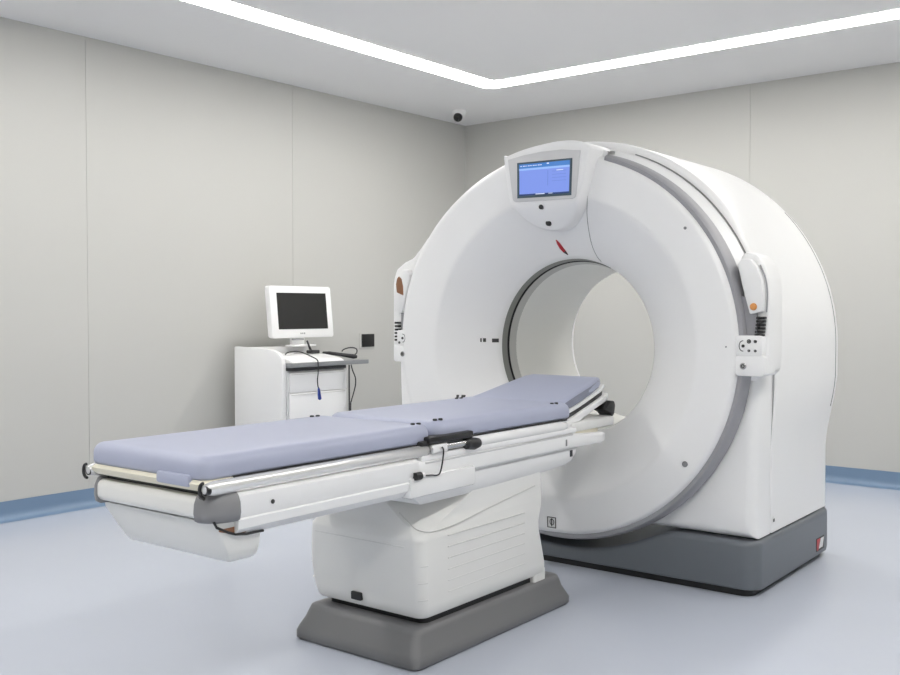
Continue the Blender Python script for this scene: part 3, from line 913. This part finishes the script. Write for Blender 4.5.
b = bmesh.new(); box(b, mx - .05, mx - .02, 4.45, 4.56, .90, 1.05, bev=.006); box(b, mx - .048, mx + .05, 4.41, 4.60, .897, .908, bev=.004); Mo('stand', b, 'white', tilt=False)
for v in (0,):
    b = bmesh.new(); box(b, mx - .008, mx + .006, 4.43, 4.53, .938, .950, bev=.003); Mo('lower_lip', b, 'key_grey', tilt=False)

# white keyboard console on the shelf
kb = empty('keyboard_console', (-4.70, 4.37, .807))
tag(kb, 'low white sloping keyboard unit lying on the grey shelf', 'keyboard')
org = (-4.70, 4.37, .807)
b = bmesh.new()
prism(b, [(-4.93, .8065), (-4.592, .8065), (-4.592, .812), (-4.62, .826), (-4.76, .846), (-4.93, .848)], lambda a, c, h: (a, h, c), 4.15, 4.60, bev=.004)
C('casing', b, 'white', kb, org)
b = bmesh.new(); box(b, -4.86, -4.80, 4.22, 4.36, .847, .857, bev=.003); C('key_row', b, 'white_gloss', kb, org)

# dark handset with a short aerial
b = bmesh.new(); box(b, -4.86, -4.80, 4.515, 4.585, .849, .872, bev=.006)
tube(b, [(-4.83, 4.53, .87), (-4.84, 4.505, .935)], [.008, .006], n=10)
tag(obj('handset', b, 'dark'), 'small dark handset with a short aerial under the monitor', 'handset')

# black probe lying on the shelf with a cable loop
b = bmesh.new(); tube(b, [(-4.79, 4.60, .855), (-4.75, 4.62, .852), (-4.70, 4.70, .838), (-4.66, 4.76, .826), (-4.65, 4.78, .824)], [.006, .011, .012, .016, .010], n=12)
pr = tag(obj('probe', b, 'dark'), 'slim dark probe with a looped lead at the free end of the shelf', 'probe')
b = bmesh.new(); tube(b, smooth_path([(-4.66, 4.76, .832), (-4.67, 4.80, .850), (-4.68, 4.805, .876), (-4.69, 4.76, .885), (-4.70, 4.71, .875), (-4.70, 4.69, .862)], 6), .004, n=8)
o = obj('lead', b, 'dark', pr)

# cable over the shelf edge, ending in a blue plug
b = bmesh.new()
pts = [(-4.78, 4.26, .853), (-4.76, 4.27, .868), (-4.74, 4.33, .871), (-4.69, 4.345, .860), (-4.62, 4.352, .837), (-4.583, 4.352, .822), (-4.574, 4.352, .80), (-4.572, 4.350, .74), (-4.57, 4.342, .70), (-4.57, 4.345, .66), (-4.57, 4.352, .64)]
tube(b, smooth_path(pts, 6), .0038, n=8)
cb = tag(obj('usb_cable', b, 'dark'), 'thin dark cable with a blue plug hanging over the shelf edge', 'cable')
b = bmesh.new(); tube(b, [(-4.57, 4.350, .648), (-4.57, 4.353, .635), (-4.57, 4.357, .60), (-4.57, 4.361, .575), (-4.57, 4.362, .568)], [.004, .008, .011, .012, .006], n=12)
tag(obj('plug', b, 'blue', cb), 'blue plug')

# black power leads behind the cabinet's free end
b = bmesh.new()
tube(b, [(-4.576, 4.632, .778), (-4.576, 4.632, .60), (-4.576, 4.632, .30), (-4.576, 4.632, .01)], .005, n=8)
tag(obj('power_lead', b, 'dark'), 'straight black lead hanging from the free end of the grey shelf', 'cable')
b = bmesh.new()
tube(b, smooth_path([(-4.576, 4.650, .778), (-4.576, 4.664, .74), (-4.576, 4.690, .69), (-4.576, 4.690, .64), (-4.576, 4.668, .58), (-4.576, 4.652, .54), (-4.576, 4.645, .50), (-4.576, 4.645, .20), (-4.576, 4.645, .01)], 5), .004, n=8)
tag(obj('looping_lead', b, 'dark'), 'bowed black lead beside the straight one below the grey shelf', 'cable')

# wall socket
so = empty('wall_socket', (XL, 5.45, .905))
tag(so, 'black socket plate on the wall between monitor and scanner', 'socket')
b = bmesh.new(); box(b, XL, XL + .006, 5.375, 5.535, .84, .965, bev=.002); C('frame', b, 'wall', so, (XL, 5.45, .905))
b = bmesh.new(); box(b, XL + .003, XL + .014, 5.39, 5.525, .858, .955, bev=.003); C('plate', b, 'black', so, (XL, 5.45, .905))

# ceiling camera in the corner
ca = empty('security_camera', (-4.84, 6.125, ZC))
tag(ca, 'small white dome camera with black eye in the ceiling corner', 'camera')
org = (-4.84, 6.125, ZC)
b = bmesh.new(); lathe(b, [(.0, ZC), (.055, ZC), (.058, ZC - .015), (.052, ZC - .04), (.04, ZC - .05), (0, ZC - .052)], -4.84, 0, n=28, axis='Z', cy=6.125); C('mount', b, 'white', ca, org)
b = bmesh.new(); bmesh.ops.create_uvsphere(b, u_segments=20, v_segments=12, radius=.036)
for v in b.verts: v.co += Vector((-4.825, 6.095, ZC - .058))
C('lens_ball', b, 'lens', ca, org)

# ---------------------------------------------------------------- camera, world, view
cd = bpy.data.cameras.new('camera'); cam = bpy.data.objects.new('camera', cd); COL.objects.link(cam)
cam.location = (0, 0, 1.14)
cam.rotation_euler = (radians(90 - 1.6146), 0, radians(38.826))
cd.sensor_width = 36; cd.lens = 36 * 989.5 / 900; cd.clip_start = .05
S.camera = cam
w = bpy.data.worlds.new('world'); S.world = w; w.use_nodes = True
w.node_tree.nodes['Background'].inputs[0].default_value = (.8, .85, .9, 1)
w.node_tree.nodes['Background'].inputs[1].default_value = .3
vs_ = S.view_settings
S.display_settings.display_device = 'sRGB'
vs_.view_transform = 'Standard'; vs_.look = 'None'; vs_.gamma = 1; vs_.use_curve_mapping = False
vs_.exposure = 0.1
